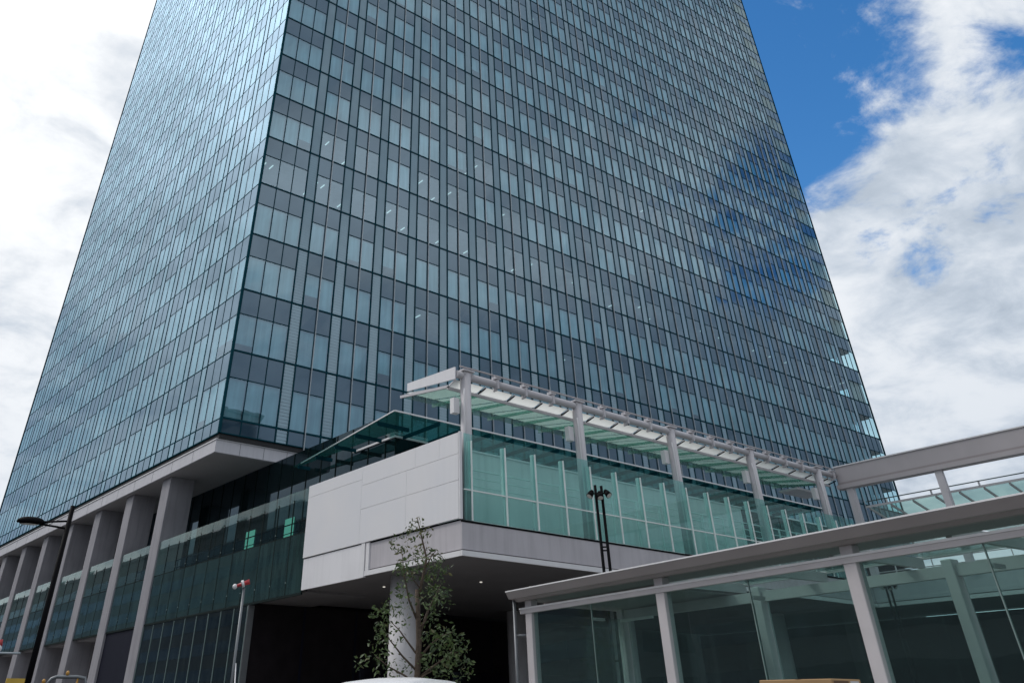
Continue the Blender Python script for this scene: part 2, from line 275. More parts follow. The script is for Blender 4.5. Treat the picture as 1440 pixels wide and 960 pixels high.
# ------------------------------------------------------------------ mesh helpers
class MB:
    def __init__(s): s.v = []; s.f = []; s.sm = []; s.mi = []
    def quad(s, a, b, c, d, mi=0):
        i = len(s.v); s.v += [tuple(a), tuple(b), tuple(c), tuple(d)]; s.f.append((i, i+1, i+2, i+3)); s.sm.append(False); s.mi.append(mi); return s
    def poly(s, pts, mi=0):
        i = len(s.v); s.v += [tuple(p) for p in pts]; s.f.append(tuple(range(i, i+len(pts)))); s.sm.append(False); s.mi.append(mi); return s
    def hexa(s, b, t, mi=0):
        i = len(s.v); s.v += [tuple(p) for p in list(b) + list(t)]; n = len(b)
        s.f.append(tuple(range(i+n-1, i-1, -1))); s.f.append(tuple(range(i+n, i+2*n)))
        for k in range(n):
            j = (k+1) % n; s.f.append((i+k, i+j, i+n+j, i+n+k))
        s.sm += [False]*(n+2); s.mi += [mi]*(n+2); return s
    def box(s, x0, y0, z0, x1, y1, z1, mi=0):
        if x0 > x1: x0, x1 = x1, x0
        if y0 > y1: y0, y1 = y1, y0
        if z0 > z1: z0, z1 = z1, z0
        return s.hexa([(x0, y0, z0), (x1, y0, z0), (x1, y1, z0), (x0, y1, z0)], [(x0, y0, z1), (x1, y0, z1), (x1, y1, z1), (x0, y1, z1)], mi)
    def tube(s, p, q, r0, r1=None, n=14, cap=True, mi=0):
        r1 = r0 if r1 is None else r1
        p = Vector(p); q = Vector(q); d = (q-p).normalized()
        a = d.orthogonal().normalized(); b = d.cross(a); i = len(s.v)
        for c, r in ((p, r0), (q, r1)):
            for k in range(n):
                t = 2*math.pi*k/n; s.v.append(tuple(c + (a*math.cos(t) + b*math.sin(t))*r))
        for k in range(n):
            j = (k+1) % n; s.f.append((i+k, i+j, i+n+j, i+n+k)); s.sm.append(True); s.mi.append(mi)
        if cap:
            s.f.append(tuple(range(i+n-1, i-1, -1))); s.f.append(tuple(range(i+n, i+2*n))); s.sm += [False]*2; s.mi += [mi]*2
        return s
    def path(s, pts, r, n=10):
        pts = [Vector(p) for p in pts]; rs = r if isinstance(r, (list, tuple)) else [r]*len(pts)
        i = len(s.v); ref = None
        for k, p in enumerate(pts):
            d = (pts[min(k+1, len(pts)-1)] - pts[max(k-1, 0)]).normalized()
            if ref is None: ref = d.orthogonal().normalized()
            a = (ref - d*ref.dot(d)).normalized(); ref = a; b = d.cross(a)
            for j in range(n):
                t = 2*math.pi*j/n; s.v.append(tuple(p + (a*math.cos(t)+b*math.sin(t))*rs[k]))
        for k in range(len(pts)-1):
            for j in range(n):
                j2 = (j+1) % n; s.f.append((i+k*n+j, i+k*n+j2, i+(k+1)*n+j2, i+(k+1)*n+j)); s.sm.append(True); s.mi.append(0)
        s.f.append(tuple(range(i+n-1, i-1, -1))); e = i+(len(pts)-1)*n; s.f.append(tuple(range(e, e+n))); s.sm += [False]*2; s.mi += [0]*2
        return s
    def ball(s, c, rx, ry=None, rz=None, nu=14, nv=8):
        ry = rx if ry is None else ry; rz = rx if rz is None else rz; i = len(s.v)
        for a in range(nv+1):
            ph = math.pi*a/nv
            for b in range(nu):
                th = 2*math.pi*b/nu; s.v.append((c[0]+rx*math.sin(ph)*math.cos(th), c[1]+ry*math.sin(ph)*math.sin(th), c[2]+rz*math.cos(ph)))
        for a in range(nv):
            for b in range(nu):
                b2 = (b+1) % nu; s.f.append((i+a*nu+b, i+(a+1)*nu+b, i+(a+1)*nu+b2, i+a*nu+b2)); s.sm.append(True); s.mi.append(0)
        return s
    def add(s, o):
        i = len(s.v); s.v += o.v; s.f += [tuple(k+i for k in f) for f in o.f]; s.sm += o.sm; s.mi += o.mi; return s
    def build(s, name, mat, parent=None, bevel=0.0):
        me = bpy.data.meshes.new(name)
        off = Vector((0, 0, 0))
        if parent is not None:
            p = parent
            while p is not None: off += p.location; p = p.parent
        me.from_pydata([(v[0]-off.x, v[1]-off.y, v[2]-off.z) for v in s.v], [], s.f)
        me.polygons.foreach_set('use_smooth', s.sm)
        mats = mat if isinstance(mat, (list, tuple)) else [mat]
        for m in mats: me.materials.append(m)
        if len(mats) > 1: me.polygons.foreach_set('material_index', s.mi)
        me.update(); me.validate()
        o = bpy.data.objects.new(name, me); C.objects.link(o)
        if parent is not None: o.parent = parent
        if bevel:
            b = o.modifiers.new('bevel', 'BEVEL'); b.width = bevel; b.segments = 2; b.limit_method = 'ANGLE'
        return o
def tag(o, label=None, cat=None, group=None, kind=None):
    if label: o['label'] = label
    if cat: o['category'] = cat
    if group: o['group'] = group
    if kind: o['kind'] = kind
    return o
def thing(name, loc, label, cat, group=None):
    o = bpy.data.objects.new(name, None); o.empty_display_size = 0.3; C.objects.link(o); o.location = loc
    return tag(o, label, cat, group)
def B(*a): return MB().box(*a)

# ------------------------------------------------------------------ ground
tag(MB().quad((-1500, -1500, -0.02), (1500, -1500, -0.02), (1500, 1500, -0.02), (-1500, 1500, -0.02)).build('ground', M['ground']), kind='structure')
tag(MB().quad((-34, -300, 0), (-8.0, -300, 0), (-8.0, 300, 0), (-34, 300, 0)).build('road', M['asphalt']), kind='structure')
tag(B(-8.0, -300, -0.4, -7.75, 300, 0.13).build('kerb', M['kerbm']), kind='structure')
tag(B(-7.75, -300, -0.4, 140, 120, 0.125).build('pavement', M['paving']), kind='structure')
ml = MB()
for y in range(-160, 200, 10): ml.quad((-21.1, y, 0.004), (-20.95, y, 0.004), (-20.95, y+5, 0.004), (-21.1, y+5, 0.004))
tag(ml.build('road_marking', M['line']), kind='structure')

# ------------------------------------------------------------------ tower
Z0 = 16.2104; H = 4.2; FR = 0.592
P0, PA, PB = 1.3428, 1.1931, 0.8449
NF = 30; ZB = 15.32
TW = 24*(2*PA+PB)+PB+2*(P0+2*PA); TL = 14*(2*PA+PB)+PB+2*(P0+2*PA)
def layout(n):
    """list of bays: ('w', [pane edges]) or ('s', [e0, e1]) along a facade"""
    out = []; x = 0.0
    out.append(('w', [0, P0, P0+PA, P0+2*PA])); x = P0+2*PA
    out.append(('s', [x, x+PB])); x += PB
    for i in range(n):
        out.append(('w', [x, x+PA, x+2*PA])); x += 2*PA
        out.append(('s', [x, x+PB])); x += PB
    out.append(('w', [x, x+PA, x+2*PA, x+2*PA+P0]))
    return out
tower = thing('office_tower', (0, 0, ZB), 'tall office tower of teal glass with grey spandrels and louver strips', 'tower')
LR, LL = layout(24), layout(14)
def fp(side, s, z, out=0.0):
    """facade point: side 'r' (south, y=0) or 'l' (west, x=0); out = metres proud"""
    return (s, -out, z) if side == 'r' else (-out, s, z)
def fquad(mb, side, s0, s1, z0, z1, out, jit=0.0):
    j = [out + random.uniform(-jit, jit) for _ in range(4)]
    a, b, c, d = fp(side, s0, z0, j[0]), fp(side, s1, z0, j[1]), fp(side, s1, z1, j[2]), fp(side, s0, z1, j[3])
    return mb.quad(a, b, c, d) if side == 'r' else mb.quad(b, a, d, c)
def fbox(mb, side, s0, s1, z0, z1, o0, o1):
    if side == 'r': return mb.box(s0, -o1, z0, s1, -o0, z1)
    return mb.box(-o1, s0, z0, -o0, s1, z1)
def weight(side, s, z):
    p = Vector(fp(side, s, z)) - CAM
    d = p.length; return (abs(p.y) if side == 'r' else abs(p.x)) / d**3
wins = []; spans = []; lights = []
frame = MB(); strips = []; rails = []
for side, lay in (('r', LR), ('l', LL)):
    end = lay[-1][1][-1]
    for bi, (k, e) in enumerate(lay):
        if k == 's':
            sl = MB()
            fquad(sl, side, e[0], e[1], ZB, Z0+NF*H, -0.03)
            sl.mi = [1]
            if side == 'l':
                sl = MB()
                for f in range(-1, NF): fquad(sl, side, e[0], e[1], max(ZB, Z0+f*H), Z0+(f+1)*H, 0.0, 0.003)
            nz = int(round((NF*H + Z0-ZB)/0.21)) if side == 'r' else 0
            for q in range(nz):
                z = ZB + 0.02 + q*0.21
                a, b = fp(side, e[0]+0.03, z, 0.0), fp(side, e[1]-0.03, z, 0.0)
                c, d = fp(side, e[1]-0.03, z+0.195, -0.016), fp(side, e[0]+0.03, z+0.195, -0.016)
                (sl.quad(a, b, c, d) if side == 'r' else sl.quad(b, a, d, c))
            strips.append((side, sl))
            for s in e: fbox(frame, side, s-(0.042 if side == 'r' else 0.05), s+(0.042 if side == 'r' else 0.05), ZB, Z0+NF*H, -0.05, 0.05 if side == 'r' else 0.022)
            continue
        for s in e[1:-1]: fbox(frame, side, s-(0.026 if side == 'r' else 0.032), s+(0.026 if side == 'r' else 0.032), ZB, Z0+NF*H, -0.04, 0.035 if side == 'r' else 0.014)
        if side == 'r' and len(e) == 3 and bi < len(lay)-1:
            rails.append(fbox(MB(), side, e[1]-0.025, e[1]+0.025, ZB-0.25, Z0+NF*H, 0.052, 0.13))
        for f in range(-1, NF):
            zb, zt = Z0+f*H, Z0+(f+1)*H
            zw = zb + FR*H
            if f >= 0:
                gm = MB(); corner_end = (side == 'r' and bi == len(lay)-1)
                for a, b in zip(e[:-1], e[1:]): fquad(gm, side, a, b, zb, zw, 0.0, 0.005)
                bm = MB()
                rnd = random.random(); lit = (f == 4) or (f in (5, 7, 12) and rnd < 0.4) or rnd < 0.04
                if f == 4: lit = True
                if side == 'l': lit = rnd < 0.06
                if corner_end and f not in (1, 2, 3, 5):
                    for q, (a, b) in enumerate(zip(e[:-1], e[1:])): fquad(bm, side, a+0.02, b-(0.02 if q < 2 else (0.5 if f < 7 else (0.35 if f < 13 else 0.04))), zb+0.05, zw, -0.10, 0.006)
                if not corner_end and not lit:
                    for a, b in zip(e[:-1], e[1:]):
                        drop = zb + random.choice([0.06]*7 + [0.5, 0.9]) if random.random() < 0.5 else zb+0.05
                        g = random.uniform(0.01, 0.07)
                        fquad(bm, side, a+g, b-random.uniform(0.01, 0.07), drop, zw, -0.10 if side == 'r' else -0.05, 0.006)
                wins.append((weight(side, (e[0]+e[-1])/2, zb+1), gm, bm, corner_end))
                for s in (zw,): fbox(frame, side, e[0]+0.035, e[-1]-0.035, s-0.026, s+0.026, -0.04, 0.03 if side == 'r' else 0.012)
                if lit and side == 'r':
                    n = 2
                    for yy in (0.9, 2.6, 4.4):
                        for xx in (e[0]+0.55, e[0]+1.15):
                            if random.random() < 0.62*max(0.12, 1-e[0]/70):
                                lights.append((weight('r', xx, zw)/(1+yy), B(xx, yy, zw-0.07, xx+0.07, yy+0.62, zw-0.03)))
            sp = MB(); s1 = e[-1]-((0.45 if f < 7 else (0.3 if f < 13 else 0.10)) if (side == 'r' and bi == len(lay)-1) else 0)
            es = [x for x in e if x < s1-0.1] + [s1]
            zs0 = max(zw, ZB)
            for a, b in zip(es[:-1], es[1:]): fquad(sp, side, a, b, zs0, zt, 0.0, 0.004)
            if f >= 0 or zt > ZB: spans.append((weight(side, (e[0]+e[-1])/2, zw+1), sp))
    for f in range(0, NF+1):
        fbox(frame, side, 0.0, end, Z0+f*H-(0.055 if side == 'r' else 0.04), Z0+f*H+(0.055 if side == 'r' else 0.04), -0.05, 0.04 if side == 'r' else 0.01)
    fbox(frame, side, 0.0, end, ZB-0.01, ZB+0.05, -0.05, 0.02)
    fbox(frame, side, end-0.09, end+0.0, ZB, Z0+NF*H, -0.12, 0.072)
frame.box(-0.10, -0.10, ZB, 0.06, 0.06, Z0+NF*H)
frame.build('mullion_frame', M['mullion'], tower)
wins.sort(key=lambda t: -t[0]); spans.sort(key=lambda t: -t[0]); lights.sort(key=lambda t: -t[0])
rest = MB(); restb = MB(); restc = MB()
for i, (w, g, b, ce) in enumerate(wins):
    if i < 100 or ce:
        if i < 100:
            wo_ = g.build('window', M['clearpane'] if ce else M['pane'], tower)
            if b.v: b.build('blind', M['blind'], wo_)
        else: restc.add(g); restb.add(b)
    else: rest.add(g); restb.add(b)
tag(rest.build('upper_window', M['pane'], tower), kind='stuff')
restb.build('upper_blind', M['blind'], tower)['kind'] = 'stuff'
tag(restc.build('corner_window', M['clearpane'], tower), label='clear corner glazing showing the sky behind', kind='stuff')
rs = MB()
for i, (w, s) in enumerate(spans):
    if i < 100: s.build('spandrel_panel', M['spandrel'], tower)
    else: rs.add(s)
tag(rs.build('upper_spandrel', M['spandrel'], tower), kind='stuff')
for sd_, s in strips: s.build('louver_strip', [M['louver'], M['louverback']] if sd_ == 'r' else M['strip'], tower)
for r_ in rails: r_.build('guide_rail', M['rail'], tower)
rl = MB()
for i, (w, b) in enumerate(lights):
    if i < 100: b.build('ceiling_light', M['lamp'], tower)
    else: rl.add(b)
if rl.v: tag(rl.build('upper_ceiling_light', M['lamp'], tower), kind='stuff')
for f in range(-1, NF):
    z0 = Z0+f*H+FR*H; z0 = max(z0, ZB+0.02); B(0.4, 0.4, z0, TW-0.4, TL-0.4, Z0+(f+1)*H-0.02).build('floor_slab', M['slab'], tower)
B(11, 10, ZB, TW-9, TL-8, Z0+NF*H).build('core', M['core'], tower)
# far two facades
sf = MB(); sc_ = MB(); sm_ = MB()
ZT = Z0+NF*H
sc_.quad((TW, 0.0, ZB), (TW, 2*PA+P0, ZB), (TW, 2*PA+P0, ZT), (TW, 0, ZT))
sf.quad((TW, 2*PA+P0, ZB), (TW, TL, ZB), (TW, TL, ZT), (TW, 2*PA+P0, ZT)); sf.quad((TW, TL, ZB), (0, TL, ZB), (0, TL, ZT), (TW, TL, ZT))
for f in range(0, NF+1):
    sm_.box(TW-0.1, 0.1, Z0+f*H-0.05, TW+0.05, TL, Z0+f*H+0.05); sm_.box(0, TL-0.02, Z0+f*H-0.05, TW, TL+0.05, Z0+f*H+0.05)
for i in range(1, 44): sm_.box(TW-0.05, i*PA, ZB, TW+0.05, i*PA+0.05, ZT)
for i in range(1, 70): sm_.box(i*PA, TL-0.02, ZB, i*PA+0.05, TL+0.05, ZT)
sf.build('rear_glazing', M['spandrel'], tower); sc_.build('side_glazing', M['clearpane'], tower); sm_.build('rear_mullion_frame', M['mullion'], tower)
B(0.0, 0.0, ZT, TW, TL, ZT+1.5).build('roof', M['spandrel'], tower)
B(0.07, 0.07, 15.04, TW-0.1, TL-0.1, ZB-0.012).build('underside', M['blackgap'], tower)  # near-black box colours in the shade of the gap below the facade

# ------------------------------------------------------------------ podium
G = 0.45
pod = thing('podium_building', (G, 8, 0), 'grey colonnaded podium with teal glass balustrades under the tower', 'building')
# canopy slab under the tower
sl = MB(); sl.box(0.0, 0.22, 14.27, 6.25, 60, 14.97); sl.build('slab_edge', M['fascia'], pod)
B(-0.05, 0.17, 14.97, 6.3, 60, 15.03).build('slab_trim', M['trim'], pod)
B(0.06, 0.3, 14.235, 6.2, 60, 14.27).build('slab_soffit', M['soffit'], pod)
jm = MB()
for k in range(1, 18): jm.box(-0.006, 0.22+k*3.23-0.01, 14.29, 0.002, 0.22+k*3.23+0.01, 14.95)
for k in range(1, 4): jm.box(k*1.6-0.01, 0.213, 14.29, k*1.6+0.01, 0.222, 14.95)
jm.build('slab_joint', M['blackgap'], pod)
for k in range(8):
    y = 7.4+6.462*k
    cm = MB().box(0.36, y, 0.1, 2.0, y+1.35, 14.236); cl_ = cm.build('column', M['column'], pod, bevel=0.03)
    jb = MB()
    for z in (7.2,): jb.box(0.357, y-0.003, z, 2.0, y+1.353, z+0.012)
    jb.build('column_joint', M['soffit'], pod)
# glass wall
def glass_bay(y0, y1, first=False):
    n = max(1, int(round((y1-y0)/1.5))); st = (y1-y0)/n
    for i in range(n):
        a, b = y0+i*st+0.012, y0+(i+1)*st-0.012
        t = random.uniform(-0.0015, 0.0015); t2 = random.uniform(-0.0015, 0.0015)
        MB().hexa([(G+t, a, 8.56), (G+0.02+t, a, 8.56), (G+0.02+t2, b, 8.56), (G+t2, b, 8.56)], [(G+t2, a, 10.45), (G+0.02+t2, a, 10.45), (G+0.02+t, b, 10.45), (G+t, b, 10.45)]).build('glass_panel', M['podglass'], pod)
        MB().hexa([(G+t, a, 6.1), (G+0.02+t, a, 6.1), (G+0.02+t2, b, 6.1), (G+t2, b, 6.1)], [(G+t2, a, 8.53), (G+0.02+t2, a, 8.53), (G+0.02+t, b, 8.53), (G+t, b, 8.53)]).build('spandrel_glass', M['podspan'], pod)
    j = MB()
    for i in range(1, n): j.box(G-0.012, y0+i*st-0.03, 6.1, G+0.03, y0+i*st+0.03, 10.1)
    j.box(G-0.02, y0, 6.0, G+0.06, y1, 6.09); j.box(G-0.004, y0, 8.525, G+0.03, y1, 8.565)
    j.build('glass_joint', M['joint'], pod)
    f = MB()
    for i in range(1, n):
        for z in (6.6, 8.75, 10.0): f.tube((G-0.03, y0+i*st, z), (G+0.0, y0+i*st, z), 0.026, n=8)
    if f.v: f.build('glass_fitting', M['jointpale'], pod)
glass_bay(-10.98, 7.38)
for k in range(7): glass_bay(7.4+6.462*k+1.36, 7.4+6.462*(k+1)-0.01)
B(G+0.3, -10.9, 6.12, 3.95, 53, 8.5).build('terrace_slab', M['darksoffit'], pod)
fl = MB()
for k in range(-11, 51, 3): fl.tube((G+1.2, k, 8.5), (G+1.2, k, 9.5), 0.025, n=8)
fl.tube((G+1.2, -10.8, 9.5), (G+1.2, 52, 9.5), 0.03, n=8); fl.tube((G+1.2, -10.8, 9.1), (G+1.2, 52, 9.1), 0.02, n=8)
fl.build('terrace_handrail', M['black'], pod)
# lobby wall behind the terrace
lw = MB(); lw.box(4.0, -12.8, 8.4, 4.2, 52, 14.23); lw.build('lobby_wall', M['lobby'], pod)
lj = MB()
for k in range(0, 40): lj.box(3.97, -12+k*1.6, 8.5, 4.0, -11.94+k*1.6, 14.2)
lj.build('lobby_mullion', M['joint'], pod)
for y0, y1 in ((1.6, 2.75), (-3.15, -2.1)): B(3.95, y0, 8.7, 3.965, y1, 10.7).build('glow_panel', M['mint'], pod)  # glowing panels stand in for daylight seen through the lobby
# shopfront below
n = 9; st = (7.38+5.9)/n
for i in range(n):
    B(G+0.005, -5.9+i*st+0.02, 0.1, G+0.03, -5.9+(i+1)*st-0.02, 5.98).build('shopfront_glass', M['lowglass'], pod)
sj = MB()
for i in range(n+1): sj.box(G-0.03, -5.9+i*st-0.018, 0.1, G+0.02, -5.9+i*st+0.018, 5.98)
sj.build('shopfront_mullion', M['jointpale'], pod)
B(G-0.02, -5.99, 0.1, G+0.3, -5.92, 6.0).build('corner_post', M['galv'], pod)
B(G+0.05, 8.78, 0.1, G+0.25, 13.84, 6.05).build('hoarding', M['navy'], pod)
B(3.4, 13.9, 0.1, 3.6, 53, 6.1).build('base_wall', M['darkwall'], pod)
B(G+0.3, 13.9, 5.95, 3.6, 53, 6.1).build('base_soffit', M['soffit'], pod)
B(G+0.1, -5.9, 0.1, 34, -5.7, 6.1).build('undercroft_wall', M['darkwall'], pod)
uj = MB()
for k in range(1, 8): uj.box(G+k*3.1, -5.93, 0.1, G+k*3.1+0.12, -5.9, 6.1)
uj.build('wall_pilaster', M['navy'], pod)
for k in range(3): B(6.8+k*6.2, -5.94, 0.6, 10.6+k*6.2, -5.905, 3.6).build('shop_window', M['carglass'], pod)
# lobby volume on the deck
B(4.2, -12.8, 7.4, 44, -12.6, 12.93).build('lobby_front', M['lobby'], pod)
lm = MB()
for k in range(0, 26): lm.box(4.0+k*1.6, -12.84, 7.4, 4.06+k*1.6, -12.8, 12.9)
lm.build('lobby_frame', M['joint'], pod)
B(3.9, -12.9, 12.93, 44, -12.75, 13.02).build('lobby_head', M['trim'], pod); B(3.9, -12.74, 12.93, 4.0, -9.0, 13.02).build('lobby_head', M['trim'], pod)
B(4.2, -12.7, 12.93, 44, 0.4, 13.05).build('lobby_roof', M['blackgap'], pod)
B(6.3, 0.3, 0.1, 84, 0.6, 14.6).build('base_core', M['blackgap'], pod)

# dark teal lobby canopy
lc = thing('lobby_canopy', (1.7, -16, 13), 'dark teal flat glass canopy with a pointed corner behind the white screen', 'canopy')
prof = [(1.68, -16.05), (38.5, -16.05), (38.5, -12.4), (3.6, -12.4), (3.3, -4.0), (3.05, -4.0)]
MB().poly([(x, y, 13.06) for x, y in prof]).build('glass_sheet', M['tealglass'], lc)
ed = MB()
def bar(mb, p, q, w, z0, z1):
    p = Vector((*p, 0)); q = Vector((*q, 0)); d = (q-p).normalized(); s = Vector((-d.y, d.x, 0))*w/2
    return mb.hexa([(*(p-s).xy, z0), (*(q-s).xy, z0), (*(q+s).xy, z0), (*(p+s).xy, z0)], [(*(p-s).xy, z1), (*(q-s).xy, z1), (*(q+s).xy, z1), (*(p+s).xy, z1)])
bar(ed, (1.68, -16.08), (38.5, -16.08), 0.06, 13.02, 13.085); bar(ed, (1.65, -16.08), (3.02, -5.0), 0.045, 13.03, 13.08)
ed.build('edge_trim', M['trim'], lc)
rb = MB()
for k in range(0, 21): bar(MB(), (4.4+k*1.615, -16.0), (4.4+k*1.615, -12.95), 0.06, 12.86, 13.04).build('rib', M['mullion'], lc)
for k in range(0, 5): bar(MB(), (1.95+k*0.28, -14.2+k*2.4), (3.85, -14.2+k*2.4), 0.06, 12.86, 13.04).build('rib', M['mullion'], lc)

# ------------------------------------------------------------------ pedestrian deck
dk = thing('pedestrian_deck', (1.95, -16.9, 0), 'raised walkway deck with white corner screen and pale fascia over dark undercroft', 'walkway')
YF = -22.45
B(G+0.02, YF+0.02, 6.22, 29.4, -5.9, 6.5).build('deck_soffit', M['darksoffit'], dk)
B(G+0.05, YF+0.05, 6.5, 29.4, -5.9, 7.36).build('deck_slab', M['soffit'], dk)
# south fascia
B(G, YF-0.0, 6.42, 29.38, YF+0.05, 7.30).build('fascia_panel', M['fascia2'], dk)
B(G-0.06, YF-0.07, 6.2, 29.32, YF+0.02, 6.37).build('fascia_trim', M['trim'], dk)
B(G-0.02, YF-0.03, 7.32, 29.36, YF+0.03, 7.37).build('deck_edge', M['black'], dk)
# west side
B(G-0.0, YF+0.06, 6.42, G+0.05, -16.42, 7.36).build('fascia_panel', M['fascia2'], dk)
B(G-0.06, YF+0.03, 6.2, G+0.02, -16.0, 6.37).build('fascia_trim', M['trim'], dk)
B(G-0.06, -16.42, 6.37, G+0.04, -16.2, 7.4).build('fascia_end', M['trim'], dk)
B(G-0.08, -16.12, 6.16, G+0.04, -15.86, 7.42).build('fascia_end', M['trim'], dk)
B(G-0.05, -15.84, 6.16, G+0.04, -11.02, 7.385).build('fascia_panel', M['white'], dk)
B(G+0.01, YF+0.05, 7.3, G+0.04, -11.0, 7.42).build('shadow_gap', M['black'], dk)
def screen(y0, y1, z0, z1): B(G-0.10, y0+0.006, z0+0.006, G-0.02, y1-0.006, z1-0.006).build('screen_panel', M['screen'], dk)
for y0, y1 in ((-22.4, -21.2), (-21.2, -19.6), (-19.6, -15.66)): screen(y0, y1, 9.69, 10.47)
for y0, y1 in ((-22.4, -19.0), (-19.0, -15.66)): screen(y0, y1, 8.74, 9.69); screen(y0, y1, 7.42, 8.74)
screen(-15.66, -11.0, 9.95, 10.47); screen(-15.66, -11.0, 7.42, 9.95)
B(G-0.019, YF+0.02, 7.43, G+0.01, -11.0, 10.44).build('screen_backing', M['fascia'], dk)
B(G-0.09, YF-0.02, 7.40, G+0.03, YF+0.045, 10.5).build('screen_corner_post', M['trim'], dk)
B(G+0.0, -10.99, 6.16, G+0.3, -10.94, 10.46).build('screen_end', M['black'], dk)
# glass balustrade
px = [0.92, 2.68, 4.33, 5.97] + [5.97+1.64*k for k in range(1, 15)]
px = [p for p in px if p < 29.3]
edges = [G+0.1] + px + [29.3]
for a, b in zip(edges[:-1], edges[1:]):
    t = random.uniform(-0.006, 0.006)
    B(a+0.02, YF-0.02+t, 8.46, b-0.02, YF-0.005+t, 10.47).build('glass_panel', M['deckglass'], dk)
    B(a+0.02, YF-0.01+t, 7.40, b-0.02, YF+0.005+t, 8.40).build('lower_glass_panel', M['decklow'], dk)
for p in px:
    MB().box(p-0.028, YF-0.075, 7.38, p+0.028, YF-0.03, 10.22).box(p-0.075, YF+0.03, 8.4, p+0.02, YF+0.16, 10.22).build('baluster_post', M['post'], dk)
B(G+0.1, YF-0.035, 8.41, 29.3, YF+0.02, 8.45).build('mid_rail', M['post'], dk)
B(1.3, -20.1, 7.37, 22.0, -19.9, 10.60).build('inner_parapet', M['pale'], dk)
B(1.25, -20.16, 10.6, 22.05, -19.85, 10.66).build('parapet_cap', M['trim'], dk)
hr = MB()
for z, r_ in ((8.95, 0.022), (9.25, 0.022), (9.55, 0.03)): hr.tube((1.3, -21.2, z), (29, -21.2, z), r_, n=8)
k = 2.0
while k < 29: hr.box(k, -21.23, 7.4, k+0.06, -21.17, 9.55); k += 1.65
hr.build('handrail', M['post'], dk)
for x, y in ((1.95, -16.9), (14.9, -16.9), (27.9, -16.9), (14.9, -9.5)):
    MB().tube((x, y, 0.1), (x, y, 6.23), 0.62, n=40).build('column', M['roundcol'], dk)
for x, y in ((5.5, -17.5), (8.3, -17.6), (12.0, -17.6), (3.2, -9.5), (1.4, -8.2), (3.0, -13.8)):
    MB().tube((x, y, 6.19), (x, y, 6.225), 0.055, n=16).build('downlight', emat('downlight', (1, 0.95, 0.85), 0.7) if 'downlight' not in bpy.data.materials else bpy.data.materials['downlight'], dk)
# south wing of the deck
WX = 29.42
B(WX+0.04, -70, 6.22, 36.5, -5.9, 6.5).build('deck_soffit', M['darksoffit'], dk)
B(WX+0.05, -70, 6.5, 36.5, -5.9, 7.36).build('deck_slab', M['soffit'], dk)
B(WX-0.02, -70, 6.42, WX+0.04, YF-0.02, 7.42).build('fascia_panel', M['fascia'], dk)
B(WX-0.08, -70, 6.2, WX+0.0, YF-0.08, 6.37).build('fascia_trim', M['trim'], dk)
wr = MB()
for y in range(-68, -23, 2): wr.box(WX+0.1, y, 7.4, WX+0.15, y+0.05, 8.5)
for z in (7.8, 8.15, 8.5): wr.tube((WX+0.12, -70, z), (WX+0.12, -23, z), 0.025, n=8)
wr.build('handrail', M['trim'], dk)
for y in (-30, -43, -56): MB().tube((33, y, 0.1), (33, y, 6.23), 0.62, n=32).build('column', M['roundcol'], dk)

B(35.5, -70, 0.1, 35.8, -5.9, 6.1).build('undercroft_wall', M['darkwall'], dk)  # dark wall added to shut out the bright low sky under the wing
# pipe canopy over the deck
pc = thing('walkway_canopy', (1.0, -22.1, 7.36), 'white pipe beam canopy on round posts with green glass roof over the deck', 'canopy', 'canopies over the raised walkway')
YP = -22.1
MB().tube((0.52, YP, 12.88), (29.95, YP, 12.88), 0.155, n=24).build('pipe_beam', M['steel'], pc)
cols = [1.02, 7.6, 14.2, 20.8, 27.4]
for x in cols:
    p = MB().tube((x, YP, 7.37), (x, YP, 12.95), 0.225, n=28); p.box(x-0.3, YP-0.25, 13.03, x+0.3, YP+0.25, 13.09).box(x-0.2, YP-0.18, 12.9, x+0.2, YP+0.18, 13.03)
    po = p.build('post', M['steel'], pc)
    B(x-0.55, YP+0.1, 11.35, x-0.25, YP+0.35, 11.95).build('lamp_box', M['trim'], po)
    MB().path([(x-0.22, YP-0.16, 12.3), (x-0.235, YP-0.2, 12.0), (x-0.235, YP-0.2, 7.4)], 0.035, n=8).build('drain_pipe', M['trim'], po)
x = 1.02
i = 0
while x < 29.8:
    if i % 4:
        MB().box(x-0.04, YP-0.10, 12.60, x+0.04, YP+0.12, 12.74).box(x-0.05, YP-0.21, 12.66, x+0.05, YP+0.02, 13.06).box(x-0.13, YP-0.24, 13.06, x+0.13, YP+0.24, 13.10).box(x-0.09, YP-0.1, 13.1, x-0.04, YP+0.12, 13.2).build('clamp', M['steel'], pc)
    x += 1.645; i += 1
MB().tube((0.8, YP+0.1, 13.30), (29.6, YP+0.1, 13.30), 0.035, n=10).build('top_rail', M['beam'], pc)
def roofz(y): return 12.46 + (y+21.6)*0.125
x = 1.02 - 0.56
